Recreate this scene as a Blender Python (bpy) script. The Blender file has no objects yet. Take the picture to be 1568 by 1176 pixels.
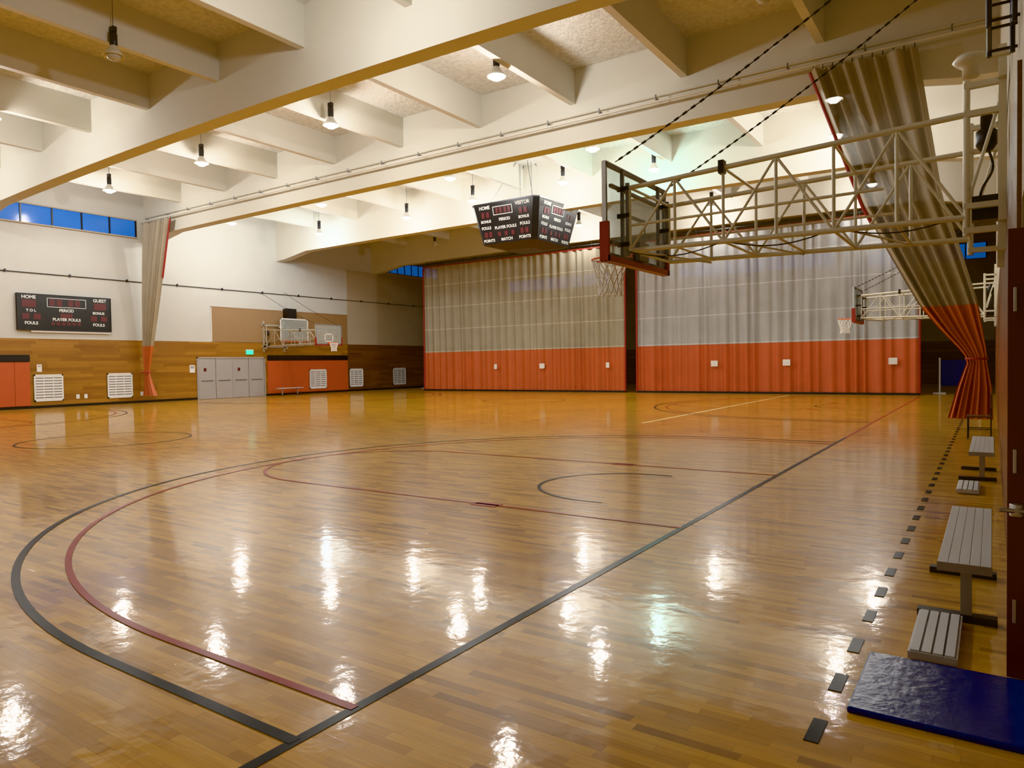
import bpy, math, random
from mathutils import Vector, Matrix
random.seed(4)
S=bpy.context.scene
# ---------------------------------------------------------------- materials
def new_mat(name):
    m=bpy.data.materials.new(name); m.use_nodes=True
    nt=m.node_tree; b=nt.nodes['Principled BSDF']
    return m,nt,b
def mat(name,col,rough=0.5,metal=0.0,var=0.12,scale=3.0,emit=0.0,bump=0.0,spec=0.5,bscale=None):
    m,nt,b=new_mat(name)
    N=nt.nodes; L=nt.links
    tc=N.new('ShaderNodeNewGeometry')
    no=N.new('ShaderNodeTexNoise'); no.inputs['Scale'].default_value=scale; no.inputs['Detail'].default_value=4
    L.new(tc.outputs['Position'],no.inputs['Vector'])
    mx=N.new('ShaderNodeMix'); mx.data_type='RGBA'
    mx.inputs[6].default_value=tuple(c*(1-var) for c in col)+(1,)
    mx.inputs[7].default_value=tuple(min(1,c*(1+var)) for c in col)+(1,)
    L.new(no.outputs['Fac'],mx.inputs[0]); L.new(mx.outputs[2],b.inputs['Base Color'])
    b.inputs['Roughness'].default_value=rough; b.inputs['Metallic'].default_value=metal
    b.inputs['Specular IOR Level'].default_value=spec
    if emit>0:
        b.inputs['Emission Color'].default_value=tuple(col)+(1,)
        b.inputs['Emission Strength'].default_value=emit
    if bump>0:
        n2=N.new('ShaderNodeTexNoise'); n2.inputs['Scale'].default_value=bscale or scale*8; n2.inputs['Detail'].default_value=6
        L.new(tc.outputs['Position'],n2.inputs['Vector'])
        bp=N.new('ShaderNodeBump'); bp.inputs['Strength'].default_value=bump; bp.inputs['Distance'].default_value=0.05
        L.new(n2.outputs['Fac'],bp.inputs['Height']); L.new(bp.outputs['Normal'],b.inputs['Normal'])
    return m
def math_node(nt,op,a,b=None,c=None):
    n=nt.nodes.new('ShaderNodeMath'); n.operation=op
    for i,v in enumerate((a,b,c)):
        if v is None: continue
        if isinstance(v,(int,float)): n.inputs[i].default_value=v
        else: nt.links.new(v,n.inputs[i])
    return n.outputs[0]
def plank_mat(name,along,width,length,cols,rough,coat=0.0,bump=0.05,gap=0.02,gapdark=0.6,spec=0.5):
    m,nt,b=new_mat(name); N=nt.nodes; L=nt.links
    g=N.new('ShaderNodeNewGeometry'); sp=N.new('ShaderNodeSeparateXYZ'); L.new(g.outputs['Position'],sp.inputs[0])
    A=sp.outputs[along[0]]; B=sp.outputs[along[1]]
    rowf=math_node(nt,'DIVIDE',B,width); row=math_node(nt,'FLOOR',rowf)
    w1=N.new('ShaderNodeTexWhiteNoise'); w1.noise_dimensions='1D'; L.new(row,w1.inputs['W'])
    off=math_node(nt,'MULTIPLY',w1.outputs['Value'],7.3)
    colf=math_node(nt,'ADD',math_node(nt,'DIVIDE',A,length),off); col=math_node(nt,'FLOOR',colf)
    cb=N.new('ShaderNodeCombineXYZ'); L.new(row,cb.inputs[0]); L.new(col,cb.inputs[1])
    w2=N.new('ShaderNodeTexWhiteNoise'); w2.noise_dimensions='3D'; L.new(cb.outputs[0],w2.inputs['Vector'])
    ramp=N.new('ShaderNodeValToRGB'); cr=ramp.color_ramp
    while len(cr.elements)<len(cols): cr.elements.new(0.5)
    for i,(p,c) in enumerate(cols):
        cr.elements[i].position=p; cr.elements[i].color=tuple(c)+(1,)
    L.new(w2.outputs['Value'],ramp.inputs[0])
    mp=N.new('ShaderNodeMapping'); sc=[60,60,60]; sc[along[0]]=2.5; mp.inputs['Scale'].default_value=sc
    L.new(g.outputs['Position'],mp.inputs['Vector'])
    gn=N.new('ShaderNodeTexNoise'); gn.inputs['Scale'].default_value=1; gn.inputs['Detail'].default_value=5
    L.new(mp.outputs[0],gn.inputs['Vector'])
    gv=math_node(nt,'MULTIPLY_ADD',gn.outputs['Fac'],0.6,0.70)
    bn=N.new('ShaderNodeTexNoise'); bn.inputs['Scale'].default_value=0.35; bn.inputs['Detail'].default_value=2
    L.new(g.outputs['Position'],bn.inputs['Vector'])
    bv=math_node(nt,'MULTIPLY_ADD',bn.outputs['Fac'],0.4,0.8)
    fr=math_node(nt,'FRACT',rowf)
    gp=math_node(nt,'LESS_THAN',fr,gap)
    fc=math_node(nt,'FRACT',colf); gp2=math_node(nt,'LESS_THAN',fc,gap*width/length*1.5)
    gm=math_node(nt,'MAXIMUM',gp,gp2)
    gd=math_node(nt,'SUBTRACT',1.0,math_node(nt,'MULTIPLY',gm,gapdark))
    tot=math_node(nt,'MULTIPLY',math_node(nt,'MULTIPLY',gv,bv),gd)
    vm=N.new('ShaderNodeVectorMath'); vm.operation='SCALE'; L.new(ramp.outputs[0],vm.inputs[0]); L.new(tot,vm.inputs['Scale'])
    L.new(vm.outputs[0],b.inputs['Base Color'])
    b.inputs['Roughness'].default_value=rough; b.inputs['Specular IOR Level'].default_value=spec
    b.inputs['Coat Weight'].default_value=coat; b.inputs['Coat Roughness'].default_value=0.065
    n3=N.new('ShaderNodeTexNoise'); n3.inputs['Scale'].default_value=6; n3.inputs['Detail'].default_value=4
    L.new(g.outputs['Position'],n3.inputs['Vector'])
    h=math_node(nt,'ADD',math_node(nt,'MULTIPLY',n3.outputs['Fac'],1.0),math_node(nt,'MULTIPLY',w2.outputs['Value'],0.10))
    bp=N.new('ShaderNodeBump'); bp.inputs['Strength'].default_value=bump; bp.inputs['Distance'].default_value=0.02
    L.new(h,bp.inputs['Height']); L.new(bp.outputs['Normal'],b.inputs['Normal'])
    if coat>0: L.new(bp.outputs['Normal'],b.inputs['Coat Normal'])
    return m

M_floor=plank_mat('maple_floor',(0,1),0.058,0.46,[(0.0,(0.25,0.105,0.012)),(0.12,(0.38,0.170,0.019)),(0.5,(0.49,0.232,0.028)),(1.0,(0.60,0.310,0.044))],0.32,coat=0.62,bump=0.115,spec=0.10)
M_wood=plank_mat('wood_wainscot',(1,2),0.15,1.8,[(0.0,(0.22,0.09,0.02)),(0.5,(0.29,0.13,0.028)),(1.0,(0.36,0.165,0.036))],0.35,bump=0.05)
M_woodd=plank_mat('wood_wainscot_dark',(1,2),0.15,1.8,[(0.0,(0.09,0.035,0.018)),(0.5,(0.12,0.05,0.025)),(1.0,(0.15,0.065,0.03))],0.35,bump=0.05)
M_wall=mat('painted_wall_cream',(0.56,0.55,0.51),0.7,var=0.05,scale=1.5,bump=0.05)
M_wall2=mat('painted_wall_beige',(0.45,0.39,0.30),0.7,var=0.06,scale=1.5,bump=0.05)
M_tan=mat('tan_panel',(0.30,0.185,0.10),0.7,var=0.08)
M_ceil=mat('textured_ceiling',(0.68,0.66,0.60),0.9,var=0.36,scale=7,bump=0.9,bscale=14)
M_beam=mat('painted_beam',(0.65,0.63,0.555),0.65,var=0.04,scale=1,bump=0.02)
M_black=mat('black_plastic',(0.012,0.012,0.014),0.35)
M_dark=mat('dark_metal',(0.05,0.05,0.055),0.4,0.6)
M_steel=mat('grey_steel',(0.24,0.245,0.255),0.4,0.5)
M_alu=mat('aluminium',(0.62,0.63,0.65),0.35,0.85,var=0.05)
M_benchalu=mat('bench_aluminium',(0.60,0.60,0.61),0.5,0.15,var=0.05)
M_cream=mat('cream_pipe',(0.70,0.67,0.56),0.4,0.1,var=0.05)
M_creamd=mat('beige_pipe_darker',(0.42,0.37,0.29),0.5,0.1,var=0.05)  # darker beige than the other backstop pipes, for the left backstop
M_whitep=mat('white_paint',(0.78,0.78,0.76),0.45,var=0.03)
M_grey=mat('grey_door',(0.38,0.36,0.35),0.4,var=0.04)
M_redpad=mat('red_pad',(0.46,0.085,0.035),0.5,var=0.08)
M_maroon=mat('maroon_pad',(0.26,0.03,0.03),0.45,var=0.08)
M_maroond=mat('maroon_door',(0.085,0.016,0.014),0.4,var=0.1)
M_orange=mat('rim_orange',(0.75,0.12,0.03),0.4,var=0.03)
M_net=mat('net_cord',(0.9,0.9,0.87),0.8,var=0.02)
M_lineb=mat('line_black',(0.008,0.009,0.012),0.3,var=0.2,scale=6,spec=0.08)
M_liner=mat('line_red',(0.30,0.020,0.016),0.3,var=0.1,spec=0.1)
M_liney=mat('line_yellow',(0.9,0.75,0.35),0.3,var=0.05)
M_blue=mat('blue_mat',(0.006,0.022,0.16),0.28,var=0.3,scale=2,bump=0.1)
M_pane=mat('window_dusk_glass',(0.03,0.13,0.48),0.1,var=0.25,scale=0.8,emit=0.4)
M_bulb=mat('lamp_bulb',(1.0,0.98,0.94),0.3,var=0.0,emit=45)
M_bulboff=mat('lamp_bulb_off',(0.5,0.48,0.42),0.3,var=0.0)
M_shade=mat('lamp_shade',(0.75,0.75,0.72),0.35,0.3,var=0.02)
M_green=mat('exit_green',(0.05,0.7,0.5),0.4,var=0.0,emit=0.6)
M_txt=mat('sign_lettering',(0.80,0.80,0.77),0.5,var=0.0,emit=0.03)
M_redseg=mat('scoreboard_red',(0.10,0.02,0.025),0.4)
M_navy=mat('navy_vinyl',(0.01,0.02,0.09),0.5)
M_paper=mat('paper_notice',(0.75,0.72,0.68),0.6,var=0.05)
def glass_mat():
    m,nt,b=new_mat('backboard_glass'); N=nt.nodes; L=nt.links
    b.inputs['Base Color'].default_value=(0.55,0.58,0.56,1); b.inputs['Roughness'].default_value=0.05
    t=N.new('ShaderNodeBsdfTransparent'); t.inputs[0].default_value=(0.88,0.92,0.92,1)
    mx=N.new('ShaderNodeMixShader'); mx.inputs[0].default_value=0.35
    L.new(t.outputs[0],mx.inputs[1]); L.new(b.outputs[0],mx.inputs[2]); L.new(mx.outputs[0],N['Material Output'].inputs[0])
    return m
M_glass=glass_mat()
def curtain_mat(name,top,bot,zs,alpha,seam=0.35):
    m,nt,b=new_mat(name); N=nt.nodes; L=nt.links
    g=N.new('ShaderNodeNewGeometry'); sp=N.new('ShaderNodeSeparateXYZ'); L.new(g.outputs['Position'],sp.inputs[0])
    z=sp.outputs[2]; isup=math_node(nt,'GREATER_THAN',z,zs)
    no=N.new('ShaderNodeTexNoise'); no.inputs['Scale'].default_value=1.2; L.new(g.outputs['Position'],no.inputs['Vector'])
    mx=N.new('ShaderNodeMix'); mx.data_type='RGBA'; mx.inputs[6].default_value=tuple(bot)+(1,); mx.inputs[7].default_value=tuple(top)+(1,)
    L.new(isup,mx.inputs[0])
    sm=math_node(nt,'MULTIPLY',isup,math_node(nt,'LESS_THAN',math_node(nt,'FRACT',math_node(nt,'DIVIDE',math_node(nt,'ADD',z,0.35),1.42)),0.03))
    sc=math_node(nt,'ADD',math_node(nt,'MULTIPLY_ADD',no.outputs['Fac'],0.3,0.85),math_node(nt,'MULTIPLY',sm,seam))
    vm=N.new('ShaderNodeVectorMath'); vm.operation='SCALE'; L.new(mx.outputs[2],vm.inputs[0]); L.new(sc,vm.inputs['Scale'])
    L.new(vm.outputs[0],b.inputs['Base Color']); b.inputs['Roughness'].default_value=0.55
    t=N.new('ShaderNodeBsdfTransparent'); ms=N.new('ShaderNodeMixShader')
    fac=math_node(nt,'MULTIPLY',isup,alpha)
    L.new(fac,ms.inputs[0]); L.new(b.outputs[0],ms.inputs[1]); L.new(t.outputs[0],ms.inputs[2]); L.new(ms.outputs[0],N['Material Output'].inputs[0])
    return m
M_curA=curtain_mat('mesh_curtain_dimlit',(0.40,0.355,0.265),(0.46,0.095,0.040),2.46,0.20,seam=0.6)  # left panel: its dimmer, warmer lighting is put into the curtain colour
M_curB=curtain_mat('mesh_curtain_brightlit',(0.47,0.47,0.47),(0.46,0.090,0.042),2.46,0.20,seam=0.5)  # same kind of curtain, brighter light on the right panel painted in
M_curC=curtain_mat('gathered_curtain',(0.35,0.295,0.215),(0.48,0.11,0.045),2.8,0.03,seam=0.0)
M_hem=mat('red_hem',(0.28,0.03,0.03),0.5)

# ---------------------------------------------------------------- mesh builder
class MB:
    def __init__(s): s.v=[]; s.f=[]; s.m=[]; s.mats=[]; s.sm=[]
    def mi(s,m):
        if m not in s.mats: s.mats.append(m)
        return s.mats.index(m)
    def add(s,vs,fs,m,smooth=False):
        o=len(s.v); s.v+= [tuple(v) for v in vs]; k=s.mi(m)
        for f in fs: s.f.append(tuple(i+o for i in f)); s.m.append(k); s.sm.append(smooth)
    def box(s,x0,x1,y0,y1,z0,z1,m):
        x0,x1=min(x0,x1),max(x0,x1); y0,y1=min(y0,y1),max(y0,y1); z0,z1=min(z0,z1),max(z0,z1)
        vs=[(x0,y0,z0),(x1,y0,z0),(x1,y1,z0),(x0,y1,z0),(x0,y0,z1),(x1,y0,z1),(x1,y1,z1),(x0,y1,z1)]
        s.add(vs,[(0,3,2,1),(4,5,6,7),(0,1,5,4),(1,2,6,5),(2,3,7,6),(3,0,4,7)],m)
    def tube(s,p0,p1,r,m,n=8,r1=None):
        p0=Vector(p0); p1=Vector(p1); d=(p1-p0)
        if d.length<1e-6: return
        d.normalize(); a=Vector((0,0,1)) if abs(d.z)<0.9 else Vector((1,0,0))
        u=d.cross(a).normalized(); w=d.cross(u); r1=r if r1 is None else r1
        vs=[]
        for k,(p,rr) in enumerate(((p0,r),(p1,r1))):
            for i in range(n):
                t=2*math.pi*i/n; vs.append(p+u*math.cos(t)*rr+w*math.sin(t)*rr)
        fs=[(i,(i+1)%n,n+(i+1)%n,n+i) for i in range(n)]
        s.add(vs,fs,m,True); s.add(vs[:n],[tuple(reversed(range(n)))],m); s.add(vs[n:],[tuple(range(n))],m)
    def path(s,pts,r,m,n=6):
        for a,b in zip(pts[:-1],pts[1:]): s.tube(a,b,r,m,n)
    def lathe(s,c,prof,m,n=20):
        vs=[];fs=[]
        for (r,z) in prof:
            for i in range(n):
                t=2*math.pi*i/n; vs.append((c[0]+r*math.cos(t),c[1]+r*math.sin(t),c[2]+z))
        for j in range(len(prof)-1):
            for i in range(n):
                fs.append((j*n+i,j*n+(i+1)%n,(j+1)*n+(i+1)%n,(j+1)*n+i))
        s.add(vs,fs,m,True)
    def torus(s,c,R,r,m,n=28,k=8):
        vs=[];fs=[]
        for i in range(n):
            t=2*math.pi*i/n
            for j in range(k):
                p=2*math.pi*j/k
                vs.append((c[0]+(R+r*math.cos(p))*math.cos(t),c[1]+(R+r*math.cos(p))*math.sin(t),c[2]+r*math.sin(p)))
        for i in range(n):
            for j in range(k):
                fs.append((i*k+j,((i+1)%n)*k+j,((i+1)%n)*k+(j+1)%k,i*k+(j+1)%k))
        s.add(vs,fs,m,True)
    def chain(s,p0,p1,m):
        p0=Vector(p0);p1=Vector(p1); n=int((p1-p0).length/0.055)
        sag=lambda t: Vector((0,0,-0.10*4*t*(1-t)))
        for i in range(n):
            a=i/n;b=(i+1)/n
            s.tube(p0.lerp(p1,a)+sag(a),p0.lerp(p1,b)+sag(b),0.014 if i%2 else 0.006,m,5)
    def finish(s,name,bevel=0):
        me=bpy.data.meshes.new(name); me.from_pydata(s.v,[],s.f)
        for m in s.mats: me.materials.append(m)
        me.polygons.foreach_set('material_index',s.m); me.polygons.foreach_set('use_smooth',s.sm); me.update()
        o=bpy.data.objects.new(name,me); S.collection.objects.link(o)
        if bevel>0:
            b=o.modifiers.new('bevel','BEVEL'); b.width=bevel; b.segments=2; b.limit_method='ANGLE'
        return o
def text(s,parent,loc,rot,size,body,m=M_txt,align='CENTER'):
    cu=bpy.data.curves.new(body.lower()+'_lettering','FONT'); cu.body=body; cu.size=size; cu.align_x=align; cu.align_y='CENTER'
    cu.offset=0.004
    cu.materials.append(m); o=bpy.data.objects.new('lettering_'+body.lower().replace(' ','_'),cu)
    o.location=loc; o.rotation_euler=rot; S.collection.objects.link(o); o.parent=parent
    return o

XL=-35.2; XR=0.12; YF=50.0; YB=-6.0; ZC=10.6; YD=4.36
# ---------------------------------------------------------------- shell
b=MB(); b.box(XL-0.3,1.6,YB-0.3,YF+0.3,-0.12,0,M_floor); b.finish('floor')
b=MB(); b.box(XL-0.3,1.6,YB-0.3,YF+0.3,ZC,ZC+0.2,M_ceil); b.finish('ceiling')
b=MB()
b.box(XL-0.3,XL,YB,YF,0,ZC,M_wall); b.finish('wall_left')
b=MB(); b.box(XL-0.3,1.6,YF,YF+0.3,0,ZC,M_wall2); b.finish('wall_far')
b=MB(); b.box(XL-0.3,1.6,YB-0.3,YB,0,ZC,M_wall); b.finish('wall_back')
b=MB()
b.box(XR,XR+0.3,YD,YF,0,ZC,M_wall2); b.box(XR,XR+0.3,YB,-1.2,0,ZC,M_wall2); b.box(XR,XR+0.3,-1.2,YD,2.4,ZC,M_wall2)
b.box(1.3,1.6,-1.2,YD,0,2.4,M_wall2); b.box(XR+0.3,1.3,YD,YD+0.2,0,2.4,M_wall2); b.box(XR+0.3,1.3,-1.4,-1.2,0,2.4,M_wall2); b.box(XR+0.3,1.3,-1.2,YD,2.4,2.6,M_wall2)
b.finish('wall_right')
b=MB()
b.box(XL,XL+0.03,YB,22.0,0.12,3.1,M_wood); b.box(XL,XL+0.03,22.0,26.2,2.25,3.1,M_wood); b.box(XL,XL+0.03,26.2,32.7,0.12,3.1,M_wood)
b.box(XL,XL+0.03,32.7,YF,0.12,3.1,M_woodd); b.finish('trim_wainscot_left')  # far stretch is unlit: the shade is put into a darker wood colour
b=MB(); b.box(XR-0.02,XR,YD+0.05,YF,0,3.1,M_woodd); b.finish('trim_wainscot_right')
b=MB(); b.box(XL,XL+0.05,YB,22.0,0,0.12,M_black); b.box(XL,XL+0.05,26.2,YF,0,0.12,M_black); b.finish('baseboard_left')
b=MB(); b.box(XL,1.3,YF-0.03,YF,0,2.6,M_woodd); b.finish('trim_wainscot_far')
b=MB()
b.box(XL,XL+0.04,22.9,32.7,3.12,5.0,M_tan); b.box(XL,XL+0.05,22.86,22.9,3.1,5.04,M_whitep); b.box(XL,XL+0.05,22.86,32.74,5.0,5.04,M_tan)
b.box(XL,XL+0.02,32.75,YF,3.1,8.0,M_wall2)  # thin darker sheet over the wall, painting in the dimness beyond the lamps
b.finish('trim_tan_panel_dim_wall')
b=MB(); b.tube((XL+0.04,YB,6.0),(XL+0.04,YF,6.0),0.02,M_dark)
y=YB+1
while y<YF: b.box(XL,XL+0.08,y-0.03,y+0.03,5.95,6.08,M_dark); y+=2.6
b.finish('trim_conduit_left')

# beams
b=MB()
for gy in (-3.6,4.2,12.2,19.6,27.5,35.3,43.0):
    y0,y1=gy-0.25,gy+0.25
    cm=0.28 if gy==12.2 else 0.08
    prof=[(XL,7.95),(XL+0.8,8.0),(XL+2.6,8.3)]
    for i in range(1,12):
        t=i/12; prof.append((XL+2.6+(XR-XL-5.2)*t,8.3+cm*4*t*(1-t)))
    prof+=[(XR-2.6,8.3),(XR-0.8,8.0),(XR,7.95),(XR,ZC),(XL,ZC)]
    n=len(prof); vs=[(p[0],y0,p[1]) for p in prof]+[(p[0],y1,p[1]) for p in prof]
    fs=[tuple(range(n)),tuple(reversed(range(n,2*n)))]+[(i,n+i,n+(i+1)%n,(i+1)%n) for i in range(n)]
    b.add(vs,fs,M_beam)
for k in range(1,10):
    x=-0.05-3.545*k
    b.box(x-0.10,x+0.10,YB,YF,9.55,ZC,M_beam)
b.finish('ceiling_beams')

def window(name,plane,a0,a1,z0,z1,n):
    b=MB()
    if plane=='L':
        bx=lambda u0,u1,d0,d1,w0,w1,m: b.box(XL+d0,XL+d1,u0,u1,w0,w1,m)
    else:
        bx=lambda u0,u1,d0,d1,w0,w1,m: b.box(u0,u1,YF-d1,YF-d0,w0,w1,m)
    bx(a0,a1,0.0,0.03,z0,z1,M_pane)
    bx(a0-0.05,a1+0.05,0,0.10,z0-0.06,z0,M_wall2); bx(a0-0.05,a1+0.05,0,0.10,z1,z1+0.06,M_wall2)
    for i in range(n+1):
        u=a0+(a1-a0)*i/n; bx(u-0.035,u+0.035,0,0.07,z0,z1,M_dark)
    b.finish(name)
window('window_1','L',12.6,18.9,8.2,9.0,5)
window('window_2','L',4.9,11.6,8.2,9.0,5)
window('window_3','L',36.1,42.0,8.2,8.95,8)
window('window_4','F',-34,-24.5,7.7,8.6,8)
window('window_5','F',-19,-8.5,7.7,8.6,10)
window('window_6','F',-6.5,-0.3,7.4,8.3,6)

# ---------------------------------------------------------------- court lines
def strip(b,pts,w,m,z):
    n=len(pts); vs=[];fs=[]
    for i,p in enumerate(pts):
        a=pts[max(i-1,0)]; c=pts[min(i+1,n-1)]
        d=Vector((c[0]-a[0],c[1]-a[1])).normalized(); nn=Vector((-d.y,d.x))*w/2
        vs+= [(p[0]+nn.x,p[1]+nn.y,z),(p[0]-nn.x,p[1]-nn.y,z)]
    for i in range(n-1): fs.append((2*i,2*i+1,2*i+3,2*i+2))
    b.add(vs,fs,m)
def arc(cx,cy,r,a0,a1,n=64):
    return [(cx+r*math.cos(math.radians(a0+(a1-a0)*i/n)),cy+r*math.sin(math.radians(a0+(a1-a0)*i/n))) for i in range(n+1)]
b=MB()
BX=-2.5; LBX=-32.0; MX=(BX+LBX)/2
strip(b,[(BX,YB+0.3),(BX,15.9)],0.06,M_lineb,0.003)
strip(b,[(BX,15.9),(BX,34)],0.05,M_liner,0.003)
strip(b,[(LBX,YB+0.3),(LBX,34)],0.05,M_lineb,0.003)
for cy in (8.45,26.4):
    for sgn,base in ((-1,BX),(1,LBX)):
        hx=base+sgn*1.6
        f=lambda px,py: (hx+sgn*px,cy+py)
        def pts(r,lat):
            P=[(-1.6,-lat)]+[(r*math.cos(math.radians(t)),lat*math.sin(math.radians(t))) for t in [(-90+180*i/80) for i in range(81)]]+[(-1.6,lat)]
            return [f(*p) for p in P]
        strip(b,pts(6.42,6.48),0.06,M_lineb,0.004)
        strip(b,pts(6.00,6.13),0.05,M_liner,0.005)
        for s2 in (-1,1):
            strip(b,[f(-1.6,s2*1.85),f(4.2,s2*1.85)],0.05,M_liner,0.0045)
            p=f(0.75,s2*1.85); b.box(p[0]-0.17,p[0]+0.17,p[1]-0.09,p[1]+0.09,0.0,0.0045,M_liner)
        strip(b,[f(4.2+1.85*math.cos(math.radians(t)),1.85*math.sin(math.radians(t))) for t in range(-90,91,5)],0.05,M_liner,0.0048)
        strip(b,[f(-0.35,-1.1)]+[f(-0.15+1.15*math.cos(math.radians(t)),1.1*math.sin(math.radians(t))) for t in range(-90,91,6)]+[f(-0.35,1.1)],0.05,M_lineb,0.0042)
    strip(b,arc(MX,cy,1.8,0,360),0.05,M_lineb,0.0042)
strip(b,[(-7.7,17.5),(-7.7,34)],0.09,M_liney,0.0038)
y=0.95
while y<33:
    b.box(-0.665,-0.605,y,y+0.22,0,0.004,M_lineb); y+=0.55
b.finish('court_lines')

# ---------------------------------------------------------------- backstops
def backstop(name,cx,cy,d,wallx,rz=2.97,top=6.0,C=M_cream):
    b=MB(); L=abs(wallx-cx)-0.02
    P=lambda a,y,z:(cx+d*a,cy+y,z)
    def bx(a0,a1,y0,y1,z0,z1,m): b.box(cx+d*a0,cx+d*a1,cy+y0,cy+y1,z0,z1,m)
    R=0.23; b.torus((cx,cy,rz),R,0.012,M_orange)
    bx(R,0.37,-0.07,0.07,rz-0.03,rz+0.01,M_orange); bx(0.34,0.375,-0.1,0.1,rz-0.12,rz+0.03,M_orange)
    n=12; lv=[(R,0.0),(0.21,-0.12),(0.17,-0.24),(0.14,-0.36),(0.16,-0.48)]
    for j in range(4):
        for i in range(n):
            t0=2*math.pi*(i+0.5*(j%2))/n
            for sg in (-0.5,0.5):
                t1=t0+2*math.pi*sg/n
                b.tube((cx+lv[j][0]*math.cos(t0),cy+lv[j][0]*math.sin(t0),rz+lv[j][1]),(cx+lv[j+1][0]*math.cos(t1),cy+lv[j+1][0]*math.sin(t1),rz+lv[j+1][1]),0.009,M_net,4)
    z0,z1=rz-0.10,rz+1.0; W=0.915; A=0.38
    bx(A,A+0.012,-W,W,z0,z1,M_glass)
    for (ya,yb,za,zb) in ((-W,-W+0.04,z0,z1),(W-0.04,W,z0,z1),(-W,W,z1-0.04,z1),(-W,W,z0,z0+0.05)):
        bx(A-0.01,A+0.03,ya,yb,za,zb,M_steel)
    for s2 in (-1,1): bx(A-0.015,A+0.035,s2*W,s2*(W+0.012),z0,z1,M_alu)
    bx(A-0.015,A+0.035,-W,W,z1,z1+0.012,M_alu)
    for (ya,yb,za,zb) in ((-0.3,-0.25,rz+0.05,rz+0.5),(0.25,0.3,rz+0.05,rz+0.5),(-0.3,0.3,rz+0.45,rz+0.5),(-0.3,0.3,rz+0.05,rz+0.1)):
        bx(A-0.004,A-0.001,ya,yb,za,zb,M_whitep)
    bx(A-0.04,A+0.07,-W-0.03,W+0.03,z0-0.06,z0+0.01,M_maroon)
    for s2 in (-1,1):
        bx(A-0.04,A+0.07,s2*(W-0.02),s2*(W+0.035),z0-0.06,z0+0.40,M_maroon)
    for yy in (-0.55,0.55): bx(A+0.05,A+0.09,yy-0.018,yy+0.018,z0+0.03,z1-0.03,M_steel)
    for zz in (z0+0.16,z1-0.28): bx(A+0.05,A+0.09,-W+0.04,W-0.04,zz-0.018,zz+0.018,M_steel)
    for s2 in (-1,1):
        bx(A+0.15,A+0.19,s2*0.62-0.02,s2*0.62+0.02,z0+0.12,z1-0.22,M_steel)
        for zz in (z0+0.16,z0+0.5,z1-0.28): bx(A+0.04,A+0.20,s2*0.62-0.022,s2*0.62+0.022,zz-0.025,zz+0.025,M_dark)
    bx(A+0.05,A+0.11,-0.14,0.14,z0+0.03,z0+0.26,M_steel)
    zt0,zt1=z1-0.28,z1-0.15; zb0,zb1=z0+0.08,z0+0.02
    a0,a1=A+0.2,L-0.30; ns=6
    yw=[0.62,0.72]
    for s2 in (-1,1):
        yy=lambda t:s2*(yw[0]+(yw[1]-yw[0])*t)
        T=lambda t:P(a0+(a1-a0)*t,yy(t),zt0+(zt1-zt0)*t)
        Bm=lambda t:P(a0+(a1-a0)*t,yy(t),zb0+(zb1-zb0)*t)
        b.tube(T(0),T(1),0.028,C,10); b.tube(Bm(0),Bm(1),0.028,C,10)
        mid=lambda t:tuple((Vector(T(t))*0.40+Vector(Bm(t))*0.60))
        b.tube(mid(0.0),mid(0.80),0.016,C,8)
        for i in range(ns+1):
            t=i/ns; b.tube(T(t),Bm(t),0.018,C,8)
            if i<ns:
                t2=(i+1)/ns
                if i%2: b.tube(T(t),Bm(t2),0.015,C,8)
                else: b.tube(Bm(t),T(t2),0.015,C,8)
    for i in range(ns+1):
        t=i/ns; w=yw[0]+(yw[1]-yw[0])*t; a=a0+(a1-a0)*t
        if i%2==0: b.tube(P(a,-w,zt0+(zt1-zt0)*t),P(a,w,zt0+(zt1-zt0)*t),0.016,C,8)
        b.tube(P(a,-w,zb0+(zb1-zb0)*t),P(a,w,zb0+(zb1-zb0)*t),0.016,C,8)
        if i<ns and i%2==0:
            t2=(i+1)/ns; a2=a0+(a1-a0)*t2
            b.tube(P(a,-w,zb0),P(a2,w,zb1),0.013,C,8)
    a=a0+(a1-a0)*0.33
    bx(a-0.03,a+0.03,-0.70,-0.60,zt0-0.02,zt0+0.12,M_dark)
    pts=[P(a0+(a1-a0)*t,-0.66,zb0-0.02-0.10*abs(math.sin(t*math.pi*3))) for t in [i/30 for i in range(31)]]
    b.path(pts,0.007,M_black,5)
    for s2 in (-1,1):
        b.tube(P(a1,s2*0.72,z0-0.15),P(a1,s2*0.72,z1+0.15),0.03,C,10)
        bx(L-0.06,L,s2*0.72-0.05,s2*0.72+0.05,z0-0.3,z1+0.4,C)
        for zz in (z0-0.1,z0+0.12,z1-0.15,z1+0.1):
            bx(a1-0.02,L,s2*0.72-0.03,s2*0.72+0.03,zz-0.025,zz+0.025,C)
        b.tube(P(a1,s2*0.72,z0+0.12),P(L-0.03,s2*0.72,z1),0.015,C)
    bx(L-0.06,L,-0.85,0.85,z1+0.1,z1+0.2,C); bx(L-0.06,L,-0.85,0.85,z0-0.05,z0+0.05,C)
    bx(L-0.26,L-0.04,-0.64,-0.46,z0+0.0,z0+0.22,M_dark)
    b.lathe(P(L-0.15,-0.5,z1-0.35),[(0.0,0.24),(0.05,0.22),(0.05,0.1),(0.085,0.08),(0.085,-0.05),(0.05,-0.1),(0,-0.1)],M_dark,12)
    pts=[P(L-0.15+0.05*math.sin(5*t),-0.5+0.12*math.sin(3*t*2),z1-0.4-0.55*t) for t in [i/16 for i in range(17)]]
    b.path(pts,0.012,M_dark,6)
    b.chain(P(A+0.1,-0.8,z1),P(L-0.02,-0.8,top),M_black)
    b.chain(P(A+0.1,0.8,z1),P(L-0.02,0.8,top+0.15),M_black)
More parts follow.
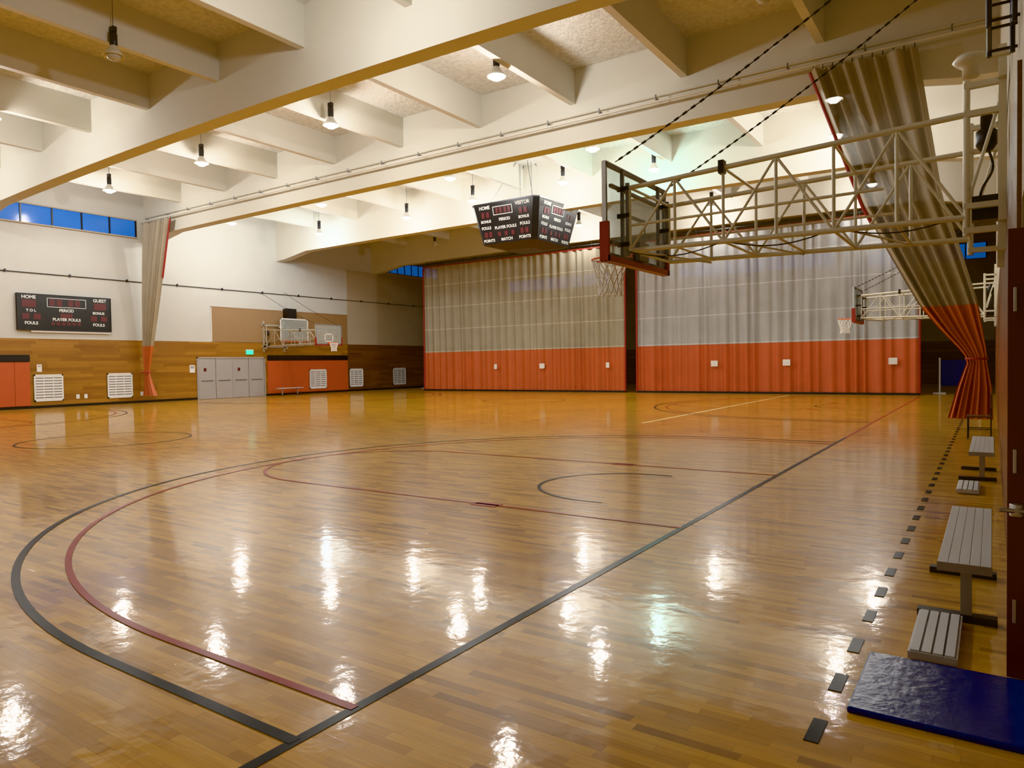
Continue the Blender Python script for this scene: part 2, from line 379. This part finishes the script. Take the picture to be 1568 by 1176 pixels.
    return b.finish(name)
backstop('basketball_hoop',-4.15,8.45,1,XR)
backstop('basketball_hoop',-4.15,26.4,1,XR)
lh=backstop('basketball_hoop',-30.0,26.9,-1,XL+0.03,top=6.0,C=M_creamd)

# ---------------------------------------------------------------- lamps
def lamp(x,y,on=True,e=290,col=(1,0.97,0.925),zb=9.1):
    b=MB(); c=(x,y,zb)
    b.tube((x,y,zb+0.5),(x,y,ZC),0.011,M_steel,6)
    b.box(x-0.08,x+0.08,y-0.05,y+0.05,zb+0.57,zb+0.7,M_dark)
    b.lathe(c,[(0.0,0.58),(0.075,0.57),(0.09,0.52),(0.09,0.28),(0.07,0.24)],M_dark,14)
    b.lathe(c,[(0.07,0.26),(0.11,0.2),(0.17,0.1),(0.25,0.0),(0.245,-0.01),(0.16,0.09),(0.10,0.18),(0.0,0.22)],M_shade if on else M_cream,22)
    b.lathe(c,[(0.0,-0.11),(0.12,-0.08),(0.18,0.0),(0.15,0.07),(0.06,0.14),(0,0.16)],M_bulb if on else M_bulboff,16)
    b.finish('pendant_lamp')
    if on:
        l=bpy.data.lights.new('pendant_light','POINT'); l.energy=e; l.color=col; l.shadow_soft_size=0.12
        o=bpy.data.objects.new('pendant_light',l); o.location=(x,y,zb-0.32); S.collection.objects.link(o)
J=lambda k:-0.05-3.545*k+0.2
for x,on in ((-4.0,False),(-10.9,True),(-17.3,True),(-24.3,True),(-31.0,True)): lamp(x,15.6,on,zb=9.25)
for k,on in ((1,False),(3,True),(5,False),(7,True),(9,True)): lamp(J(k),9.05,on,zb=9.2)
for x in (-3.8,-11.6,-18.0,-25.6,-32.4): lamp(x,22.4,True)
W1=(1,.97,.925)
for x,z,c in ((-4.4,9.2,W1),(-11.0,9.15,(0.6,1,0.95)),(-15.1,9.3,W1),(-19.9,9.2,W1),(-24.0,8.95,W1),(-30.4,8.9,(0.8,.92,1))):
    lamp(x,26.4,True,col=c,e=215,zb=z)
for x,on in ((-4.3,True),(-11.3,True),(-18.6,True),(-28.8,False)): lamp(x,34.2,on,e=210)
for k,on in ((1,False),(3,True),(6,True),(9,True)): lamp(J(k),1.5,on)

# ---------------------------------------------------------------- curtains
def sheet(name,zrows,y0,nf,amp,m,nx=None,hem=None,seed=1,hz=0):
    rnd=random.Random(seed); nx=nx or nf*14
    ph=[rnd.uniform(-0.5,0.5) for _ in range(nf+2)]; am=[rnd.uniform(0.35,1.3) for _ in range(nf+2)]
    vs=[];fs=[]
    for (z,xl,xr,asc,ys) in zrows:
        for i in range(nx+1):
            t=i/nx; ft=t*nf; k=int(ft); fr=ft-k
            a=am[k]*(1-fr)+am[k+1]*fr; p=ph[k]*(1-fr)+ph[k+1]*fr
            yy=y0+ys+amp*asc*a*math.sin(2*math.pi*(ft+p*0.6+0.02*z))+amp*0.35*asc*math.sin(2*math.pi*ft*0.37+z*0.4)
            vs.append((xl+(xr-xl)*t,yy,z))
    n=nx+1
    for r in range(len(zrows)-1):
        for i in range(nx): fs.append((r*n+i,r*n+i+1,(r+1)*n+i+1,(r+1)*n+i))
    b=MB(); b.add(vs,fs,m,True)
    if hem:
        for r in range(len(zrows)-1):
            if zrows[r][0]<hz: continue
            for idx,s2 in ((0,-1),(nx,1)):
                if s2 not in hem: continue
                p=vs[r*n+idx]; q=vs[(r+1)*n+idx]
                b.tube(p,q,0.05,M_hem,6)
    return b
def interp(rows,n):
    out=[]
    zs=[r[0] for r in rows]
    for i in range(n+1):
        z=zs[0]+(zs[-1]-zs[0])*i/n
        for a,c in zip(rows[:-1],rows[1:]):
            if a[0]<=z<=c[0]+1e-6:
                t=(z-a[0])/(c[0]-a[0]); out.append(tuple(a[j]+(c[j]-a[j])*t for j in range(5))); break
    return out
ZT=7.95
for nm,xl,xr,m,sd in (('divider_curtain',-30.7,-16.45,M_curA,3),('divider_curtain',-15.75,-2.6,M_curB,8)):
    rows=[(0.05,xl,xr,1.1,0),(2.46,xl,xr,1,0),(5,xl,xr,0.9,0),(ZT,xl,xr,0.7,0)]
    b=sheet(nm,rows,35.25,27,0.075,m,seed=sd,hem=(-1,1))
    b.tube((xl,35.25,ZT+0.03),(xr,35.25,ZT+0.03),0.04,M_hem)
    b.tube((xl,35.25,ZT+0.22),(xr,35.25,ZT+0.22),0.035,M_dark)
    x=xl+0.3
    while x<xr: b.tube((x,35.25,ZT),(x,35.25,8.29),0.015,M_dark,5); x+=1.5
    b.box(xl,xr,35.1,35.4,0.0,0.10,M_black)
    for px in (-24.9,-21.6,-17.4,-11.5,-8.05,-3.6):
        if xl<px<xr:
            w=0.10 if px in (-24.9,-17.4) else 0.17
            b.box(px-w,px+w,35.02,35.04,1.35,1.64,M_paper)
    b.finish(nm)
rows=interp([(0.22,-0.85,0.02,0.8,0),(0.9,-0.68,0.0,0.6,0),(1.5,-0.48,-0.10,0.22,0),(1.7,-0.54,-0.10,0.3,0),(2.25,-1.0,-0.18,0.6,0),(2.8,-1.40,-0.26,0.8,0),(4.0,-2.0,-0.58,0.9,0),(5.3,-2.62,-0.95,1,0),(8.8,-3.8,-1.45,1,0)],48)
b=sheet('g',rows,19.05,7,0.12,M_curC,seed=5,hem=(-1,),nx=140,hz=4.8)
b.torus((-0.29,19.05,1.58),0.20,0.03,M_hem,20,6)
b.finish('gathered_curtain')
rows=interp([(0.35,-35.1,-34.0,0.7,0),(0.9,-35.0,-34.3,0.5,0),(1.5,-34.95,-34.5,0.2,0),(2.7,-35.05,-34.2,0.55,0),(5.3,-34.9,-33.4,0.9,0),(8.8,-34.6,-32.3,1,0)],40)
b=sheet('g',rows,19.0,6,0.13,M_curC,seed=9,hem=(1,),nx=120,hz=6)
b.torus((-34.73,19.0,1.5),0.22,0.04,M_hem,20,6)
b.finish('gathered_curtain')
b=MB(); b.tube((XL+0.3,19.02,8.92),(XR-0.1,19.02,8.92),0.04,M_beam); b.tube((XL+0.3,19.2,9.15),(XR-0.1,19.2,9.15),0.02,M_beam)
x=XL+0.8
while x<XR-0.2:
    b.box(x-0.02,x+0.02,19.0,19.35,9.0,9.04,M_steel); b.tube((x,19.02,8.9),(x,19.02,9.12),0.02,M_steel,6); x+=1.77
for x in [XL+0.7+0.2*i for i in range(0,12)]+[-3.7+0.22*i for i in range(11)]: b.tube((x,19.02,8.78),(x,19.02,8.9),0.012,M_dark,5)
b.finish('trim_curtain_track')

# ---------------------------------------------------------------- left wall items
b=MB(); x0=XL
b.box(x0,x0+0.08,21.95,22.02,0,2.27,M_grey); b.box(x0,x0+0.08,26.18,26.25,0,2.27,M_grey); b.box(x0,x0+0.08,21.95,26.25,2.2,2.27,M_grey)
for i in range(4):
    a=22.03+1.037*i; b.box(x0,x0+0.05,a+0.015,a+1.02,0.01,2.2,M_grey)
    b.box(x0+0.05,x0+0.08,a+0.16,a+0.88,0.98,1.02,M_steel)
    b.box(x0+0.05,x0+0.055,a+0.32,a+0.48,1.5,1.68,M_redseg if i in(0,2) else M_grey)
b.box(x0,x0+0.075,24.08,24.14,0,2.2,M_grey)
b.finish('door_1',0.006)
def pads(name,ya,yb):
    b=MB(); y=ya
    while y<yb-0.05:
        w=min(1.2,yb-y)
        b.box(XL+0.03,XL+0.12,y+0.004,y+w-0.004,0.13,2.06,M_redpad)
        y+=w
    b.box(XL+0.03,XL+0.15,ya,yb,2.07,2.38,M_black)
    b.finish(name,0.01)
pads('wall_padding',26.4,32.6)
pads('wall_padding',5.0,14.0)
def grille(ya,yb,z0=0.3,z1=1.5,off=0.03):
    b=MB(); X=XL+off
    b.box(X,X+0.02,ya,yb,z0,z1,M_steel)
    for (a,c,d,e) in ((ya,ya+0.06,z0,z1),(yb-0.06,yb,z0,z1),(ya,yb,z0,z0+0.06),(ya,yb,z1-0.06,z1)): b.box(X,X+0.06,a,c,d,e,M_whitep)
    n=9
    for i in range(n):
        z=z0+0.1+(z1-z0-0.2)*i/(n-1); b.box(X+0.01,X+0.05,ya,yb,z-0.042,z+0.042,M_whitep)
    for f in (0.33,0.66): 
        u=ya+(yb-ya)*f; b.box(X,X+0.055,u-0.015,u+0.015,z0,z1,M_whitep)
    b.finish('wall_vent_grille')
grille(14.15,15.35); grille(17.3,18.5); grille(29.4,30.75,off=0.12); grille(32.8,34.0); grille(36.9,38.2)
sb=MB(); y0,y1,z0,z1=13.6,17.5,3.5,5.05; X=XL+0.16
sb.box(XL,X,y0,y1,z0,z1,M_black); 
for (a,c,d,e) in ((y0-0.03,y0,z0,z1),(y1,y1+0.03,z0,z1),(y0-0.03,y1+0.03,z0-0.03,z0),(y0-0.03,y1+0.03,z1,z1+0.03)): sb.box(XL,X+0.02,a,c,d,e,M_dark)
sb.box(XL,XL+0.12,y0+0.5,y1,z0-0.12,z0-0.04,M_whitep)
def outline(b,X,a,c,d,e,t=0.02,m=M_txt):
    b.box(X,X+0.006,a,c,d,d+t,m); b.box(X,X+0.006,a,c,e-t,e,m); b.box(X,X+0.006,a,a+t,d,e,m); b.box(X,X+0.006,c-t,c,d,e,m)
outline(sb,X,14.75,16.4,4.52,4.93)
for a in (13.75,16.75): sb.box(X,X+0.005,a,a+0.55,4.48,4.8,M_redseg)
sb.box(X,X+0.005,15.3,15.8,4.05,4.25,M_redseg)
for a in (14.85,15.15,15.62,15.92): sb.box(X,X+0.005,a,a+0.22,4.58,4.87,M_redseg)
for a in (13.75,14.2,16.6,17.05): sb.box(X,X+0.005,a,a+0.28,3.95,4.2,M_redseg); 
for i in range(6): sb.box(X,X+0.005,14.9+0.22*i,15.05+0.22*i,3.72,3.86,M_redseg)
so=sb.finish('wall_scoreboard')
R=(math.radians(90),0,math.radians(90))
for t,y,z,s in (('HOME',14.02,4.92,0.2),('GUEST',17.02,4.92,0.2),('PERIOD',15.55,4.38,0.18),('PLAYER FOULS',15.55,3.97,0.18),('FOULS',14.1,3.78,0.18),('FOULS',16.95,3.78,0.18),('T O L',14.1,4.33,0.16),('BONUS',16.95,4.33,0.16)):
    text(None,so,(X+0.008,y,z),R,s,t)
b=MB(); b.box(XL+0.0,XL+0.1,25.0,25.45,2.42,2.66,M_green); b.box(XL,XL+0.09,24.97,25.48,2.66,2.7,M_whitep); b.finish('exit_sign')
for (a,c,z0,z1) in ((21.55,21.85,1.45,1.85),(14.3,14.5,1.62,1.95),(31.6,31.75,1.7,1.9)):
    b=MB(); b.box(XL+0.03,XL+0.045,a,c,z0,z1,M_whitep); b.box(XL+0.045,XL+0.048,a+0.04,c-0.04,z0+0.22,z1-0.05,M_grey); b.finish('wall_notice')
b=MB(); b.box(XL+0.04,XL+0.5,27.6,28.25,4.5,5.15,M_black); b.box(XL+0.5,XL+0.53,27.65,28.2,4.55,5.1,M_dark); b.tube((XL,27.9,5.2),(XL+0.3,27.9,5.1),0.03,M_dark); b.finish('wall_speaker',0.02)
b=MB()
for a in (15.9,16.25,18.9,19.2,19.5): b.box(XL+0.03,XL+0.06,a,a+0.14,0.35,0.55,M_whitep)
b.finish('wall_outlets')
b=MB(); X=XL+0.6
outline(b,X,26.95,29.0,3.15,4.55,0.07,M_whitep); b.box(X-0.02,X,27.0,28.95,3.2,4.5,M_glass)
for yy in (27.3,28.6): b.box(XL+0.05,X,yy-0.03,yy+0.03,4.0,4.06,M_whitep)
b.box(X-0.01,X+0.02,27.0,28.95,3.15,3.22,M_redpad)
fb=b.finish('folded_backboard'); fb.parent=lh
def bench(name,x0,x1,y0,y1,z=0.45,foot=True,fy0=None,legs=None):
    b=MB(); n=5; w=(x1-x0)
    b.box(x0,x1,y0,y1,z-0.045,z-0.003,M_benchalu)
    for i in range(n):
        a=x0+w*(i+0.03)/n; b.box(a,a+w*0.94/n,y0,y1,z-0.003,z,M_benchalu)
    b.box(x0-0.003,x1+0.003,y0-0.008,y0,z-0.05,z,M_grey)
    for yy in (legs or (y0+0.35,y1-0.35)):
        xm=(x0+x1)/2
        b.box(xm-0.03,xm+0.03,yy-0.02,yy+0.02,0.04,z-0.05,M_grey); b.box(x0-0.13,x1+0.03,yy-0.04,yy+0.04,0.0,0.045,M_dark)
        b.box(x0,x1,yy-0.02,yy+0.02,z-0.075,z-0.045,M_grey)
    if foot:
        f0=fy0 if fy0 is not None else y0-0.45
        b.box(x0-0.115,x0+0.115,f0,f0+0.75,0.01,0.05,M_benchalu)
        for i in range(4):
            a=x0-0.105+0.054*i; b.box(a,a+0.044,f0+0.01,f0+0.74,0.05,0.058,M_benchalu)
        for i in range(3):
            a=x0-0.059+0.054*i; b.box(a,a+0.006,f0+0.01,f0+0.74,0.05,0.052,M_dark)
    return b.finish(name,0.002)
bench('aluminium_bench',-0.26,0.0,4.72,6.55,fy0=4.30,legs=(5.12,6.2))
bench('aluminium_bench',-0.24,0.02,10.4,12.5,fy0=9.9,legs=(11.1,12.1))
bench('aluminium_bench',-34.7,-34.4,26.6,28.4,foot=False)
b=MB(); b.box(-0.55,0.30,3.5,4.25,0.0,0.03,M_blue); b.finish('blue_floor_mat',0.01)
b=MB(); b.box(0.062,1.02,4.30,4.345,0.01,2.25,M_maroond)
for z in (0.35,1.1,1.9): b.box(0.085,0.10,4.285,4.30,z-0.06,z+0.06,M_alu)
b.lathe((0.10,4.28,0.86),[(0,0.035),(0.03,0.03),(0.03,-0.03),(0,-0.035)],M_alu,12)
b.tube((0.03,4.25,0.86),(0.14,4.25,0.86),0.012,M_alu); b.tube((0.10,4.30,0.86),(0.10,4.24,0.86),0.014,M_alu)
b.finish('door_2',0.003)

# ---------------------------------------------------------------- hanging scoreboard
cx,cy=-17.3,26.9
H=MB(); zt,zb=8.55,6.88; wt,wb=1.74,1.40; dyt,dyb=1.85,1.51; ch=0.2
def ring(w,d,z): return [(cx-w+ch,cy-d,z),(cx+w-ch,cy-d,z),(cx+w,cy-d+ch,z),(cx+w,cy+d-ch,z),(cx+w-ch,cy+d,z),(cx-w+ch,cy+d,z),(cx-w,cy+d-ch,z),(cx-w,cy-d+ch,z)]
vs=ring(wb,dyb,zb)+ring(wt,dyt,zt); H.add(vs,[tuple(reversed(range(8))),tuple(range(8,16))]+[(i,(i+1)%8,8+(i+1)%8,8+i) for i in range(8)],M_black)
H.add(ring(wt+0.02,dyt+0.02,zt)+ring(wt+0.02,dyt+0.02,zt+0.06),[tuple(range(8,16))]+[(i,(i+1)%8,8+(i+1)%8,8+i) for i in range(8)],M_dark)
H.add(ring(0.7,0.7,zb-0.2)+ring(wb-0.02,dyb-0.02,zb),[tuple(reversed(range(8)))]+[(i,(i+1)%8,8+(i+1)%8,8+i) for i in range(8)],M_black)
for sx in (-1,1):
    for sy in (-1,1): H.tube((cx+sx*1.2,cy+sy*1.3,zt),(cx+sx*0.3,cy+sy*0.3,ZC),0.012,M_dark,5)
for s2 in(-0.3,0.3): H.tube((cx+s2,cy,zt),(cx+s2,cy,ZC),0.015,M_steel,6)
ho=H.finish('hanging_scoreboard')
tilt=math.atan((wt-wb)/(zt-zb))
def face_item(side,u,z,body=None,size=0.2,m=M_txt):
    z=z-0.10
    t=(z-zb)/(zt-zb)
    if side=='F':
        p=Vector((cx+u,cy-(dyb+(dyt-dyb)*t)-0.012,z)); rot=(math.radians(90)+tilt,0,0)
        ex=Vector((1,0,0)); up=Vector((0,-math.sin(tilt),math.cos(tilt)))
    else:
        p=Vector((cx+(wb+(wt-wb)*t)+0.012,cy+u,z)); rot=(math.radians(90)+tilt,0,math.radians(90))
        ex=Vector((0,1,0)); up=Vector((math.sin(tilt),0,math.cos(tilt)))
    if body: text(None,ho,p,rot,size,body,m)
    return p,ex,up
DET=MB()
def face_box(side,u,z,w,h,t=0.025,m=M_txt,fill=False):
    p,ex,up=face_item(side,u,z)
    def q(a0,a1,b0,b1):
        DET.add([p+ex*a0+up*b0,p+ex*a1+up*b0,p+ex*a1+up*b1,p+ex*a0+up*b1],[(0,1,2,3)],m)
    if fill: q(-w/2,w/2,-h/2,h/2)
    else:
        q(-w/2,w/2,-h/2,-h/2+t); q(-w/2,w/2,h/2-t,h/2); q(-w/2,-w/2+t,-h/2,h/2); q(w/2-t,w/2,-h/2,h/2)
for sd in 'FR':
    face_item(sd,-0.98,8.50,'HOME',0.2); face_item(sd,0.98,8.50,'VISITOR',0.2)
    face_item(sd,-0.98,7.93,'BONUS',0.16); face_item(sd,0.98,7.93,'BONUS',0.16); face_item(sd,0,7.95,'PERIOD',0.17)
    face_item(sd,0,7.62,'PLAYER FOULS',0.17); face_item(sd,-1.0,7.66,'FOULS',0.17); face_item(sd,1.0,7.66,'FOULS',0.17)
    face_item(sd,0,7.12,'MATCH',0.17); face_item(sd,-0.92,7.12,'POINTS',0.17); face_item(sd,0.92,7.12,'POINTS',0.17)
    face_box(sd,-0.05,8.33,1.0,0.36)
    for u in (-0.35,-0.15,0.08,0.28): face_box(sd,u,8.33,0.13,0.24,m=M_redseg,fill=True)
    for u in (-1.1,-0.85,0.85,1.1): face_box(sd,u,8.2,0.16,0.24,m=M_redseg,fill=True)
    for u in (-1.05,-0.82,0.82,1.05): face_box(sd,u,7.38,0.16,0.22,m=M_redseg,fill=True)
    for u in (-0.35,0,0.35): face_box(sd,u,7.36,0.15,0.18,m=M_redseg,fill=True)
d=DET.finish('score_digits'); d.parent=ho

# ---------------------------------------------------------------- equipment
b=MB(); b.box(-1.9,-0.5,37.0,37.06,0.35,1.5,M_navy); 
for x in (-1.95,-0.45): b.tube((x,37.03,0),(x,37.03,1.6),0.04,M_whitep); b.box(x-0.25,x+0.25,36.8,37.3,0,0.05,M_whitep)
b.finish('folding_partition_panel')
for x,y in ((-33.5,38.5),(-33.0,39.5),(-31.8,38.0)):
    b=MB(); b.lathe((x,y,0),[(0,0),(0.35,0),(0.35,0.05),(0.05,0.1),(0.045,1.6),(0.06,1.62),(0,1.65)],M_grey if x<-33.2 else M_black,14); b.finish('volleyball_post')
b=MB(); b.lathe((-0.15,6.9,3.98),[(0,0.08),(0.10,0.07),(0.13,0.03),(0.10,0.0),(0.06,-0.03),(0.06,-0.10),(0,-0.10)],M_cream,16); b.box(-0.15,XR-0.005,6.87,6.93,4.0,4.03,M_cream); b.finish('wall_sensor')
b=MB()
for xx in (-0.02,0.09):
    b.tube((xx,4.55,3.35),(xx,4.55,4.9),0.014,M_dark); b.tube((xx,5.0,3.35),(xx,5.0,4.9),0.014,M_dark)
for i in range(12):
    z=3.38+0.13*i; b.tube((-0.02,4.55,z),(-0.02,5.0,z),0.009,M_dark); b.tube((-0.02,4.55,z),(XR-0.005,4.55,z),0.009,M_dark); b.tube((-0.02,5.0,z),(XR-0.005,5.0,z),0.009,M_dark)
b.box(-0.16,XR-0.005,5.6,6.1,4.45,5.0,M_black)
b.finish('wall_cable_rack')
b=MB(); X0,Y0=-0.42,16.6
b.box(X0,X0+0.42,Y0,Y0+0.42,0.43,0.46,M_woodd)
for a in (0.02,0.40):
    for c in (0.02,0.40): b.tube((X0+a,Y0+c,0),(X0+a,Y0+c,0.45 if a<0.2 else 0.88),0.014,M_dark)
b.box(X0+0.39,X0+0.42,Y0,Y0+0.42,0.62,0.9,M_woodd)
b.tube((X0+0.02,Y0+0.02,0.2),(X0+0.40,Y0+0.02,0.2),0.01,M_dark); b.tube((X0+0.02,Y0+0.40,0.2),(X0+0.40,Y0+0.40,0.2),0.01,M_dark)
b.finish('chair',0.004)

# ---------------------------------------------------------------- world, camera
w=bpy.data.worlds.new('World'); S.world=w; w.use_nodes=True
w.node_tree.nodes['Background'].inputs[0].default_value=(0.05,0.12,0.35,1); w.node_tree.nodes['Background'].inputs[1].default_value=0.5
cam=bpy.data.cameras.new('Camera'); co=bpy.data.objects.new('Camera',cam); S.collection.objects.link(co)
cam.sensor_width=36; cam.lens=1087/1568*36; cam.clip_start=0.02; cam.clip_end=200
Rm=Matrix.Rotation(math.radians(34.1),4,'Z')@Matrix.Rotation(math.radians(90-1.59),4,'X')@Matrix.Rotation(math.radians(-0.92),4,'Z')
co.matrix_world=Matrix.Translation((0,0,1.62))@Rm
S.camera=co
try:
    S.view_settings.view_transform='Khronos PBR Neutral'
except Exception as ex:
    print(ex); S.view_settings.view_transform='Filmic'
S.view_settings.exposure=0.25; S.view_settings.gamma=1.16
print('DONE')
